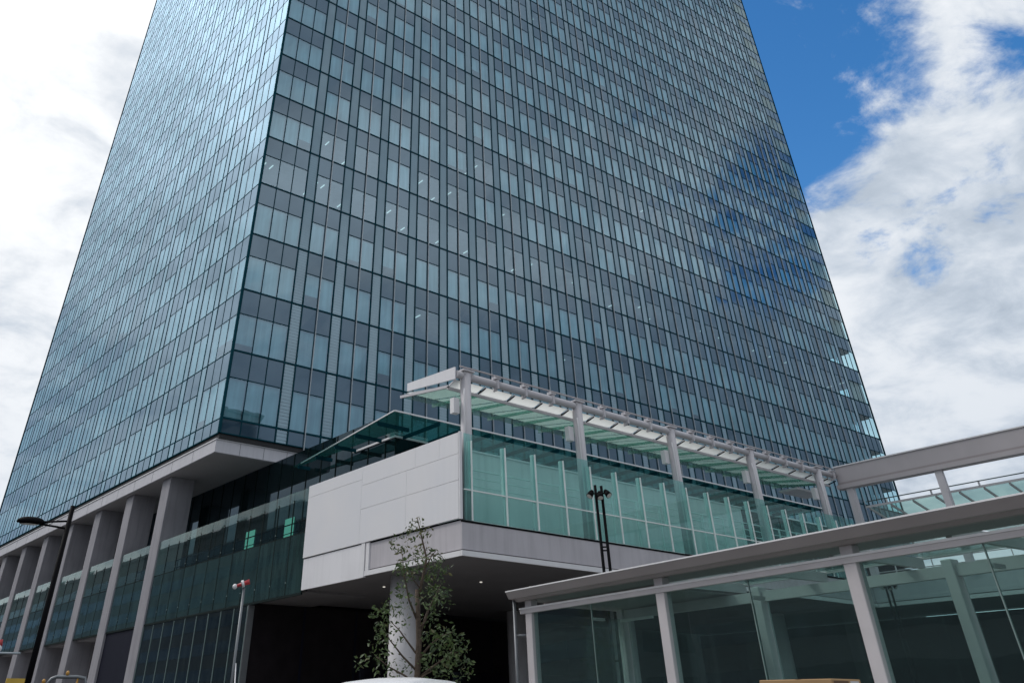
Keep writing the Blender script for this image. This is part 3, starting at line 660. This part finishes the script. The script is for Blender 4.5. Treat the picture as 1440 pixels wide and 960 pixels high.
while x < 29.3:
    x1 = min(x+1.645, 29.3)
    MB().quad((x+0.06, -22.06, 12.66), (x1-0.06, -22.06, 12.66), (x1-0.06, -21.62, 12.53), (x+0.06, -21.62, 12.53)).quad((x+0.06, -21.62, 12.53), (x1-0.06, -21.62, 12.53), (x1-0.06, -18.6, roofz(-18.6)+0.17), (x+0.06, -18.6, roofz(-18.6)+0.17)).build('roof_pan', M['membrane'], pc)
    MB().hexa([(x+0.04, -22.06, 12.63), (x+0.10, -22.06, 12.63), (x+0.10, -21.64, 12.50), (x+0.04, -21.64, 12.50)], [(x+0.04, -22.06, 12.69), (x+0.10, -22.06, 12.69), (x+0.10, -21.64, 12.56), (x+0.04, -21.64, 12.56)]).build('pan_edge', M['white'], pc)
    MB().hexa([(x1-0.015, -22.1, 12.58), (x1+0.015, -22.1, 12.58), (x1+0.015, -21.6, 12.47), (x1-0.015, -21.6, 12.47)],
              [(x1-0.015, -22.1, 12.63), (x1+0.015, -22.1, 12.63), (x1+0.015, -21.6, 12.52), (x1-0.015, -21.6, 12.52)]).build('bracket', M['black'], pc)
    x += 1.645
MB().hexa([(0.44, -22.12, 12.66), (0.50, -22.12, 12.66), (0.50, -18.75, 13.02), (0.44, -18.75, 13.02)], [(0.44, -22.12, 13.16), (0.50, -22.12, 13.16), (0.50, -18.75, 13.36), (0.44, -18.75, 13.36)]).build('end_fascia', M['white'], pc)
MB().quad((0.5, -21.6, roofz(-21.6)), (29.2, -21.6, roofz(-21.6)), (29.2, -18.3, roofz(-18.3)), (0.5, -18.3, roofz(-18.3))).build('glass_roof', M['roofglass'], pc)
MB().box(0.42, -21.68, 12.35, 29.25, -21.6, 12.46).build('glass_edge', M['steel'], pc)
MB().hexa([(0.42, -21.68, 12.41), (0.5, -21.68, 12.41), (0.5, -18.25, 12.84), (0.42, -18.25, 12.84)], [(0.42, -21.68, 12.52), (0.5, -21.68, 12.52), (0.5, -18.25, 12.95), (0.42, -18.25, 12.95)]).build('glass_edge', M['steel'], pc)
x = 2.1
while x < 29.0:
    MB().hexa([(x-0.02, -21.6, roofz(-21.6)-0.10), (x+0.02, -21.6, roofz(-21.6)-0.10), (x+0.02, -18.4, roofz(-18.4)-0.16), (x-0.02, -18.4, roofz(-18.4)-0.16)], [(x-0.02, -21.6, roofz(-21.6)-0.002), (x+0.02, -21.6, roofz(-21.6)-0.002), (x+0.02, -18.4, roofz(-18.4)-0.002), (x-0.02, -18.4, roofz(-18.4)-0.002)]).build('rib', M['roofglass'], pc)
    x += 1.645
pan = MB(); pan.box(26.4, -21.2, 11.95, 29.2, -20.0, 12.06); pan.build('soffit_panel', M['fascia'], pc)

# beam canopy over the wing
wc = thing('walkway_canopy', (29.3, -23, 7.36), 'deep taupe box beam canopy with low green glass roof at the right edge', 'canopy', 'canopies over the raised walkway')
B(29.32, -70, 12.46, 29.75, -22.2, 13.30).build('beam', M['beam'], wc)
B(29.25, -70, 13.30, 29.85, -22.15, 13.36).build('beam_cap', M['trim'], wc)
B(29.02, -70, 12.08, 29.6, -22.2, 12.30).build('lower_flange', M['beam'], wc)
B(29.28, -70, 12.30, 29.5, -22.2, 12.46).build('beam_recess', M['beamdark'], wc)
for k in range(6):
    y = -22.86-5.1*k
    MB().box(29.15, y-0.17, 7.37, 29.5, y+0.17, 12.08).box(29.12, y-0.22, 11.0, 29.2, y-0.17, 12.0).build('post', M['steel'], wc)
gz = [(30.5, 11.2), (34.6, 10.35)]
MB().quad((30.5, -70, 11.2), (34.6, -70, 10.35), (34.6, -23.0, 10.35), (30.5, -23.0, 11.2)).build('glass_roof', M['roofglass'], wc)
B(30.42, -70, 11.16, 30.5, -22.9, 11.26).build('glass_edge', M['trim'], wc)
k = -23.05
while k > -70:
    MB().hexa([(30.5, k-0.03, 11.06), (34.6, k-0.03, 10.21), (34.6, k+0.03, 10.21), (30.5, k+0.03, 11.06)], [(30.5, k-0.03, 11.19), (34.6, k-0.03, 10.34), (34.6, k+0.03, 10.34), (30.5, k+0.03, 11.19)]).build('rib', M['beam'], wc)
    k -= 1.28
MB().tube((30.4, -70, 11.47), (30.4, -23.0, 11.47), 0.028, n=8).build('guard_wire', M['jointpale'], wc)
k = -24.2
while k > -70:
    B(30.38, k-0.04, 11.26, 30.46, k+0.04, 11.5).build('wire_bracket', M['trim'], wc); k -= 2.56

# ------------------------------------------------------------------ glass shelter
A0 = Vector((-2.51, -28.01, 0)); D = Vector((-0.1028, -0.9947, 0)); IN = Vector((0.9947, -0.1028, 0))
sh = thing('glass_shelter', (A0.x, A0.y, 0), 'low glass walled shelter with wide taupe roof edge and pale posts', 'shelter')
def sp(l, s, z): 
    p = A0 + D*l + IN*s; return (p.x, p.y, z)
def sbox(l0, l1, s0, s1, z0, z1, mb=None):
    mb = mb or MB()
    return mb.hexa([sp(l0, s0, z0), sp(l1, s0, z0), sp(l1, s1, z0), sp(l0, s1, z0)][::-1], [sp(l0, s0, z1), sp(l1, s0, z1), sp(l1, s1, z1), sp(l0, s1, z1)][::-1])
LE = 27.0
# roof edge: sloped lip
rf = MB()
pr_ = [(0.0, 4.40), (0.0, 4.36), (0.10, 4.21), (0.20, 4.21), (0.30, 4.16), (0.46, 4.16), (0.46, 4.40)]
rf.hexa([sp(0.0, s, z) for s, z in pr_], [sp(LE, s, z) for s, z in pr_]).build('roof_edge', M['beamdark'], sh)
sbox(-0.01, LE, -0.012, 0.0, 4.375, 4.402).build('roof_lip', M['trim'], sh)
sbox(0.05, LE, 0.30, 1.35, 4.18, 4.24).build('front_soffit', M['sheltersoffit'], sh)
sbox(0.0, LE, 0.46, 1.35, 4.26, 4.40).build('roof_deck', M['beamdark'], sh)
sbox(0.0, 4.6, 1.35, 3.3, 4.10, 4.40).build('roof_deck', M['beamdark'], sh)
sbox(0.0, 4.6, 3.3, 4.7, 4.10, 4.40).build('roof_deck', M['beamdark'], sh)
sbox(4.6, LE, 4.62, 4.68, 4.34, 4.40).build('rear_edge', M['shelterpost'], sh)
l = 4.6; i = 0
while l < LE:
    sbox(l-0.06, l+0.06, 1.35, 4.62, 4.16, 4.36).build('cross_beam', M['shelterpost'], sh)
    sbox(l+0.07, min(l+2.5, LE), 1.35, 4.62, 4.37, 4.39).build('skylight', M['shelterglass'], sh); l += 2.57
posts = [0.45+5.14*k for k in range(6)]
for l in posts:
    sbox(l-0.14, l+0.14, 0.42, 0.66, 0.1, 4.17).build('post', M['shelterpost'], sh, bevel=0.02)
    sbox(l-0.12, l+0.12, 3.82, 4.12, 0.1, 4.17).build('post', M['shelterpost'], sh, bevel=0.02)
sbox(0.1, LE, 0.40, 0.52, 3.86, 3.96).build('head_rail', M['shelterpost'], sh)
sbox(0.08, LE, 0.385, 0.42, 3.96, 4.0).build('head_trim', M['trim'], sh)
sbox(0.3, LE, 3.9, 4.05, 3.85, 4.07).build('rear_beam', M['shelterpost'], sh)
for k in range(5):
    a = posts[k]+0.16; b = posts[k+1]-0.16; m_ = (a+b)/2
    for p, q in ((a, m_-0.012), (m_+0.012, b)):
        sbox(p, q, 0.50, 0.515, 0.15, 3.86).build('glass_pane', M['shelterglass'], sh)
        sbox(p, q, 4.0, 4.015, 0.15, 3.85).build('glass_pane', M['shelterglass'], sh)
    sbox(m_-0.011, m_+0.011, 0.495, 0.53, 0.15, 3.86).build('glass_joint', M['jointpale'], sh)
    sbox(m_-0.05, m_+0.05, 0.53, 0.9, 3.5, 3.56).build('glass_bracket', M['shelterpost'], sh)
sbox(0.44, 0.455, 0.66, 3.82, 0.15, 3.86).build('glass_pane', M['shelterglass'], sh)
sbox(0.1, LE, 0.45, 0.56, 0.1, 0.15).build('sill', M['shelterpost'], sh)
dp = sp(0.05, 0.25, 0)
MB().tube((dp[0], dp[1], 0.1), (dp[0], dp[1], 4.18), 0.045, n=12).tube((dp[0], dp[1], 3.35), sp(0.35, 0.5, 3.35), 0.035, n=8).build('drain_pipe', M['galv'], sh)
for l in (2.0,): sbox(l, l+1.2, 2.4, 2.5, 3.62, 3.67).build('light_fitting', M['trim'], sh)

# ------------------------------------------------------------------ twin pole lamps
def twin(x, y, top, label):
    t = thing('twin_pole_lamp', (x, y, 0.1), label, 'street lamp', 'black twin pole lamps')
    ax = Vector((0.68, -0.73, 0)); 
    for s in (-0.11, 0.11):
        p = Vector((x, y, 0)) + ax*s
        MB().tube((p.x, p.y, 0.1), (p.x, p.y, top+ (0.03 if s < 0 else 0)), 0.058, 0.052, n=14).build('pole', M['black'], t)
    b = MB()
    for z in (1.2, 3.0, 4.6, top-1.98, top-2.09):
        a, c = Vector((x, y, z))-ax*0.11, Vector((x, y, z))+ax*0.11; b.tube(a, c, 0.025, n=8)
    a, c = Vector((x, y, top-0.25))-ax*0.26, Vector((x, y, top-0.25))+ax*0.26; b.tube(a, c, 0.03, n=8)
    b.build('brace', M['black'], t)
    for s, dz in ((-1, 0), (1, 0), (0.1, -0.05)):
        p = Vector((x, y, top-0.24+dz)) + ax*0.27*s + Vector((-0.73, -0.68, 0))*0.1
        d = (ax*s*0.5 + Vector((-0.3, -0.3, -0.75))).normalized()
        h = MB().tube(p-d*0.09, p+d*0.02, 0.06, 0.10, n=18).tube(p+d*0.02, p+d*0.17, 0.10, 0.115, n=18).build('lamp_head', M['black'], t)
        MB().tube(p+d*0.171, p+d*0.175, 0.095, n=18).build('lens', M['lens'], h)
    return t
twin(3.75, -26.32, 8.28, 'black twin pole spotlight in front of the pale walkway fascia')
twin(27.6, -24.2, 7.2, 'black twin pole spotlight seen through the shelter glass')

# ------------------------------------------------------------------ street lamp
sl_ = thing('street_lamp', (-12.3, -18.7, 0), 'tall black street lamp with one flat oval head before the colonnade', 'street lamp')
MB().tube((-12.3, -18.7, 0), (-12.3, -18.7, 6.93), 0.10, 0.07, n=16).tube((-12.3, -18.7, 0), (-12.3, -18.7, 0.5), 0.15, 0.13, n=16).build('pole', M['black'], sl_)
ar = Vector((-0.975, 0.236, 0))
b0 = Vector((-12.3, -18.7, 0))
MB().path([b0+Vector((0, 0, 6.5)), b0+ar*0.35+Vector((0, 0, 6.46)), b0+ar*0.8+Vector((0, 0, 6.42))], 0.028, n=8).path([b0+Vector((0, 0, 6.28)), b0+ar*0.35+Vector((0, 0, 6.32)), b0+ar*0.8+Vector((0, 0, 6.36))], 0.028, n=8).build('arm', M['black'], sl_)
hd = MB(); ctr = b0+ar*1.08+Vector((0, 0, 6.40)); side = Vector((-ar.y, ar.x, 0)); pts = []
nu, nv = 24, 8
for a in range(nv+1):
    ph = math.pi*a/nv
    for b_ in range(nu):
        th = 2*math.pi*b_/nu; zz = math.cos(ph)*(0.14 if math.cos(ph) > 0 else 0.06)
        hd.v.append(tuple(ctr + ar*0.40*math.sin(ph)**0.7*math.cos(th) + side*0.22*math.sin(ph)**0.7*math.sin(th) + Vector((0, 0, zz))))
for a in range(nv):
    for b_ in range(nu):
        b2 = (b_+1) % nu; hd.f.append((a*nu+b_, (a+1)*nu+b_, (a+1)*nu+b2, a*nu+b2)); hd.sm.append(True); hd.mi.append(0)
ho = hd.build('lamp_head', M['black'], sl_)
ls = MB(); ls.poly([tuple(ctr + ar*(0.02+0.27*math.cos(2*math.pi*k/20)) + side*0.15*math.sin(2*math.pi*k/20) + Vector((0, 0, -0.066))) for k in range(20)][::-1]); ls.build('lens', M['lens'], ho)

# ------------------------------------------------------------------ red and white beacon poles
bp = thing('beacon_pole', (-7.03, -20.65, 0.1), 'thin grey pole topped by a red and white beacon pair by the shopfront', 'beacon', 'red and white site beacons')
MB().tube((-7.03, -20.65, 0.1), (-7.03, -20.65, 4.86), 0.05, 0.04, n=12).build('pole', M['galv'], bp)
ax = Vector((0.9, -0.42, 0.33)).normalized(); c0 = Vector((-7.07, -20.63, 4.98))
MB().tube(c0-ax*0.2, c0+ax*0.2, 0.04, 0.075, n=14).build('beacon_body', M['red'], bp)
MB().ball(tuple(c0-ax*0.26), 0.075).build('beacon_bulb', M['trim'], bp)
MB().tube(c0-ax*0.05, c0+ax*0.03, 0.105, n=18).build('beacon_ring', M['trim'], bp)
MB().tube(c0-ax*0.055, c0-ax*0.051, 0.08, n=18).build('beacon_lens', M['black'], bp)
MB().path([(-7.0, -20.7, 2.9), (-7.0, -21.0, 1.5), (-6.98, -21.4, 0.1)], 0.018, n=6).build('stay_wire', M['trim'], bp)
b2 = thing('beacon_pole', (-16.2, -28.0, 0), 'red and white beacon on a horizontal pole at the left edge', 'beacon', 'red and white site beacons')
MB().tube((-16.2, -28.0, 0), (-16.2, -28.0, 2.6), 0.04, n=12).build('pole', M['galv'], b2)
MB().tube((-16.2, -28.0, 2.55), (-15.15, -28.3, 2.55), 0.018, n=8).build('arm', M['rail'], b2)
MB().tube((-15.75, -28.13, 2.66), (-15.49, -28.2, 2.70), 0.05, 0.07, n=12).build('beacon_body', M['red'], b2)
MB().ball((-15.55, -28.2, 2.62), 0.075).build('beacon_bulb', M['trim'], b2)

# ------------------------------------------------------------------ tree
tr = thing('young_tree', (-5.25, -27.55, 0.12), 'slender young broadleaf tree with sparse olive leaves before the round column', 'tree')
LX = Vector((0.783, -0.622, 0)); LD = Vector((0.622, 0.783, 0)); T0 = Vector((-5.25, -27.55, 0))
def tp(dx, y, dep=0.0): return T0 + LX*((dx-588)*0.0177) + LD*dep + Vector((0, 0, 2.25 + (960-y)*0.01647))
tk = MB()
tk.path([T0+Vector((0, 0, 0.12)), T0+Vector((0.01, 0, 1.2)), tp(588, 960), tp(590, 905), tp(588, 870), tp(586, 835)], [0.10, 0.085, 0.08, 0.075, 0.065, 0.055], n=12)
limbs = [([(587, 850), (594, 820), (600, 790), (592, 760), (584, 728)], .05, 0.0), ([(589, 905), (600, 870), (612, 845), (622, 826)], .035, .3), ([(588, 880), (574, 850), (566, 815), (562, 785)], .035, -.2),
         ([(589, 925), (572, 905), (560, 890), (546, 878)], .03, .2), ([(588, 945), (566, 925), (548, 905), (536, 890)], .03, -.3), ([(589, 930), (606, 912), (622, 900), (640, 895)], .035, -.2),
         ([(588, 955), (612, 938), (636, 922), (652, 918)], .03, .3), ([(588, 962), (570, 950), (545, 938), (528, 925)], .03, .1), ([(600, 800), (608, 785), (616, 775)], .022, .2), ([(592, 835), (580, 822), (575, 806)], .022, -.3),
         ([(588, 890), (600, 880), (606, 862)], .025, -.4), ([(588, 958), (600, 950), (612, 945)], .03, -.5)]
for pts, r0, dep in limbs:
    n_ = len(pts); tk.path([tp(x, y, dep*i/(n_-1)) for i, (x, y) in enumerate(pts)], [r0*(1-0.75*i/(n_-1)) for i in range(n_)], n=7)
tk.build('trunk', M['bark'], tr)
clusters = [(583, 738, 12, 60, 1), (576, 752, 14, 60, 1), (596, 752, 12, 45, 1), (556, 772, 13, 60, 1), (566, 786, 14, 50, 1), (548, 764, 8, 20, 1), (600, 775, 14, 60, 1), (612, 788, 11, 40, 1), (585, 790, 14, 55, 1), (594, 806, 16, 90, 0), (562, 800, 12, 40, 1),
            (570, 806, 16, 90, 0), (612, 806, 14, 80, 0), (625, 800, 12, 60, 0), (560, 812, 14, 50, 0), (618, 832, 17, 120, 0), (628, 848, 13, 70, 0), (606, 846, 16, 100, 0), (562, 838, 12, 45, 0), (575, 856, 14, 45, 0), (610, 868, 14, 90, 0), (555, 862, 10, 30, 0),
            (532, 872, 15, 110, 0), (545, 858, 10, 40, 0), (540, 892, 14, 90, 0), (530, 908, 17, 130, 0), (512, 934, 12, 60, 0), (536, 932, 14, 80, 0), (560, 900, 12, 35, 0), (566, 880, 11, 30, 0), (560, 930, 13, 40, 0), (552, 948, 11, 40, 0),
            (612, 906, 16, 130, 0), (630, 898, 18, 190, 0), (648, 908, 16, 150, 0), (625, 925, 20, 200, 0), (646, 932, 18, 170, 0), (660, 942, 12, 70, 0), (606, 940, 16, 110, 0), (632, 950, 18, 130, 0), (598, 890, 11, 40, 0), (575, 940, 11, 40, 0), (590, 965, 30, 60, 0), (640, 970, 22, 90, 0), (535, 965, 18, 60, 0)]
l0, l1 = MB(), MB()
rg = random.Random(11)
for x, y, r_, n_, new in clusters:
    c = tp(x, y, rg.uniform(-0.45, 0.45)); rad = r_*0.0177*1.15
    for _ in range(int(n_*(0.62 if y < 895 else 0.46))):
        while True:
            q = Vector((rg.uniform(-1, 1), rg.uniform(-1, 1), rg.uniform(-1, 1)))
            if q.length < 1: break
        p = c + q*rad
        d = Vector((rg.uniform(-1, 1), rg.uniform(-1, 1), rg.uniform(-1.0, 0.35))).normalized(); s_ = d.orthogonal().normalized()
        s_ = (Matrix.Rotation(rg.uniform(0, 6.28), 3, d) @ s_); ln = rg.uniform(0.09, 0.17); w = ln*rg.uniform(0.17, 0.24)
        nrm = d.cross(s_)*0.25*w
        mb = l1 if (new and rg.random() < 0.6) or rg.random() < 0.06 else l0
        i = len(mb.v); mb.v += [tuple(p), tuple(p+d*ln*0.5+s_*w+nrm), tuple(p+d*ln), tuple(p+d*ln*0.5-s_*w+nrm)]
        mb.f += [(i, i+1, i+2), (i, i+2, i+3)]; mb.sm += [False]*2; mb.mi += [0]*2
l0.build('crown', M['leaf'], tr); tag(l1.build('young_crown_leaves', M['leafnew'], tr), label='paler new leaves at the tree top')

# ------------------------------------------------------------------ white van
def van(loc, rz):
    t = thing('parked_van', loc, 'white minivan parked behind the young tree, only its roof showing', 'van')
    t.rotation_euler = (0, 0, rz)
    prof = [(-2.15, .35), (-2.2, .7), (-2.15, 1.05), (-2.02, 1.5), (-1.85, 1.86), (-1.6, 1.98), (-0.9, 2.035), (0.2, 2.03), (0.75, 1.95), (1.35, 1.5), (1.62, 1.18), (2.05, 1.02), (2.2, .75), (2.18, .4), (2.0, .3), (-2.0, .3)]
    def half(z): return 0.86 - max(0, z-1.05)*0.16 - (0.05 if z < .5 else 0)
    mb = MB(); n_ = len(prof); rows = []
    for fx in (-1, -0.93, -0.75, -0.4, 0.0, 0.4, 0.75, 0.93, 1):
        rows.append([(x*(1-0.02*abs(fx)**3) , fx*half(z), z - (0.05*abs(fx)**4 if z > 1.2 else 0) - (0.05 if abs(fx) == 1 and z > 1.8 else 0)) for x, z in prof])
    for r_ in rows: mb.v += r_
    for a in range(len(rows)-1):
        for k in range(n_):
            k2 = (k+1) % n_; mb.f.append((a*n_+k, a*n_+k2, (a+1)*n_+k2, (a+1)*n_+k)); mb.sm.append(True); mb.mi.append(0)
    mb.f.append(tuple(range(n_))); mb.f.append(tuple(range((len(rows)-1)*n_, len(rows)*n_))[::-1]); mb.sm += [False]*2; mb.mi += [0]*2
    def add(name, m_, mat, par=t):
        me = bpy.data.meshes.new(name); me.from_pydata(m_.v, [], m_.f); me.polygons.foreach_set('use_smooth', m_.sm); me.materials.append(M[mat]); me.update()
        o = bpy.data.objects.new(name, me); C.objects.link(o); o.parent = par; return o
    body = add('body', mb, 'whitepaint')
    for s in (-1, 1):
        for x0, x1 in ((-1.75, -0.75), (-0.68, 0.28), (0.35, 1.1)):
            y = s*(half(1.45)+0.004)
            w = MB().hexa([(x0, y+s*0.05, 1.12), (x1, y+s*0.05, 1.12), (x1, y+s*.0, 1.12), (x0, y+s*0.0, 1.12)], [(x0+0.05, y-s*0.04, 1.74), (x1-(0.28 if x1 > 1 else .04), y-s*0.04, 1.74), (x1-(0.28 if x1 > 1 else .04), y-s*0.09, 1.74), (x0+0.05, y-s*0.09, 1.74)])
            add('side_window', w, 'carglass')
        for x in (-1.35, 1.35):
            wh = add('wheel', MB().tube((x, s*0.70, .33), (x, s*0.88, .33), .33, n=28), 'tyre'); add('rim', MB().tube((x, s*0.85, .33), (x, s*0.89, .33), .2, n=20), 'rim', wh)
        add('headlight', B(2.08, s*0.5-0.14, .78, 2.2, s*0.5+0.14, .98), 'headlamp'); add('tail_light', B(-2.19, s*0.7-0.08, .95, -2.04, s*0.7+0.08, 1.5), 'taillamp')
        add('mirror', B(0.98, s*0.9-0.05, 1.15, 1.1, s*0.9+0.16, 1.35), 'whitepaint')
    add('windscreen', MB().hexa([(1.40, -.66, 1.47), (1.40, .66, 1.47), (1.34, .66, 1.47), (1.34, -.66, 1.47)], [(0.87, -.6, 1.90), (0.87, .6, 1.90), (0.82, .6, 1.90), (0.82, -.6, 1.90)]), 'carglass')
    add('rear_window', MB().hexa([(-2.15, -.62, 1.2), (-2.15, .62, 1.2), (-2.05, .62, 1.2), (-2.05, -.62, 1.2)], [(-1.92, -.56, 1.8), (-1.92, .56, 1.8), (-1.85, .56, 1.8), (-1.85, -.56, 1.8)]), 'carglass')
    return t
van((-10.0, -33.95, 0.03), R(30))

# ------------------------------------------------------------------ cardboard boxes on a pallet
ca = Vector((-9.73, -41.6, 0))
ex = Vector((-0.537, 0.843, 0)).normalized(); ey = Vector((0.877, -0.48, 0)).normalized()
ex = Vector((-0.54, 0.84, 0)); 
lv = Vector((-0.42, 0.62, 0)).normalized(); rt = Vector((0.30, -0.42, 0))
def obox(o, a, b, z0, z1, mb=None):
    mb = mb or MB(); o = Vector(o)
    pts = [o, o+a, o+a+b, o+b]
    if (a.x*b.y-a.y*b.x) < 0: pts = pts[::-1]
    return mb.hexa([(p.x, p.y, z0) for p in pts], [(p.x, p.y, z1) for p in pts])
fx = Vector((-0.30, 0.62, 0)).normalized()*0.80      # left face runs back-left
fy = Vector((0.72, -0.02, 0)).normalized()*0.60      # right face runs right
pal = thing('pallet', (ca.x, ca.y, 0), 'wooden pallet under a stack of cardboard boxes', 'pallet')
pm = MB(); ob = ca - fx*0.03 - fy*0.03
for k in range(6): obox(ob+fx*(1.06/6*k), fx*(1.06/6-0.03), fy*1.06, 0.12, 0.145, pm)
pm.build('deck_board', M['wood'], pal); pk = MB()
for k in (0, .46, .92): obox(ob+fy*k, fx*1.06, fy*0.13, 0.0, 0.119, pk)
pk.build('bearer', M['wood'], pal)
for i, (z, lab) in enumerate(((0.145, 'lowest cardboard box of the stack beside the shelter'), (0.715, 'middle cardboard box of the stack beside the shelter'), (1.285, 'topmost tan cardboard box with white label before the shelter glass'))):
    bt = thing('cardboard_box', (ca.x, ca.y, z), lab, 'box', 'cardboard boxes stacked on the pallet')
    obox(ca, fx, fy, z, z+0.568, MB()).build('carton', M['card'], bt, bevel=0.008)
    nv_ = Vector((fy.y, -fy.x, 0)).normalized()*0.004
    obox(ca+fy*0.06+nv_, fy*0.5, -nv_*0.5, z+0.1, z+0.55, MB()).build('print', M['carddark'], bt)
    obox(ca+fy*0.62+nv_, fy*0.3, -nv_*0.5, z+0.25, z+0.55, MB()).build('label_sheet', M['label'], bt)
    obox(ca+fx*0.42, fx*0.07, fy*1.0, z+0.568, z+0.571, MB()).build('tape', M['carddark'], bt)

# ------------------------------------------------------------------ road works items at lower left
ys = thing('warning_board', (-16.1, -32.2, 0), 'yellow board on a post at the bottom left corner', 'sign')
MB().box(-16.24, -32.2, 1.55, -15.98, -32.17, 2.03).build('board', M['yellow'], ys); MB().tube((-16.11, -32.17, 0), (-16.11, -32.17, 1.95), 0.025, n=10).build('post', M['galv'], ys)
MB().box(-16.35, -32.4, 0, -15.87, -31.95, 0.05).build('foot', M['tyre'], ys)
fb = thing('guard_frame', (-15.4, -32.36, 0), 'grey tubular guard frame with amber beacons near the colonnade', 'barrier')
a_, c_ = Vector((-15.66, -32.29, 0)), Vector((-15.18, -32.44, 0)); d_ = (c_-a_).normalized()
MB().path([a_-d_*0.02+Vector((0, 0, 0)), a_-d_*0.02+Vector((0, 0, 1.96)), a_+d_*0.03+Vector((0, 0, 2.03)), a_+d_*0.1+Vector((0, 0, 2.055)), c_-d_*0.1+Vector((0, 0, 2.055)), c_+Vector((0, 0, 2.04)), c_+d_*0.03+Vector((0, 0, 1.96)), c_+d_*0.03], 0.024, n=10).build('frame', M['galv'], fb)
MB().tube(c_-d_*0.1, c_-d_*0.1+Vector((0, 0, 2.04)), 0.015, n=8).build('upright', M['amber'], fb)
for p, z in ((a_+d_*0.24, 2.10), (a_-d_*0.07, 1.995)): MB().ball((p.x, p.y, z), 0.028, 0.028, 0.035, 10, 6).build('beacon', M['amber'], fb)

# ------------------------------------------------------------------ unseen blocks, added to give the glass something to reflect
def block(x0, y0, x1, y1, h, label):
    t = thing('reflected_block', ((x0+x1)/2, (y0+y1)/2, 0), label, 'building', 'unseen blocks reflected in the glass')
    B(x0, y0, 0, x1, y1, h).build('wall', M['farwall'], t)
    w = MB()
    z = 3.0
    while z < h-2:
        w.box(x0-0.05, y0+0.8, z, x1+0.05, y1-0.8, z+1.7); w.box(x0+0.8, y0-0.05, z, x1-0.8, y1+0.05, z+1.7); z += 3.6
    w.build('window_band', M['farwin'], t)
    B(x0-0.2, y0-0.2, h, x1+0.2, y1+0.2, h+0.6).build('parapet', M['farwall'], t)
block(-66, -20, -48, 18, 19, 'unseen low grey block added across the road for reflections')
block(-70, 24, -46, 66, 27, 'unseen broad grey block added beyond the low one for reflections')
block(-64, 74, -46, 320, 28.5, 'unseen long low block added farthest along the road to darken reflections')
block(38, -122, 52, -104, 50, 'unseen slim tower block behind the viewer, added for its reflection')
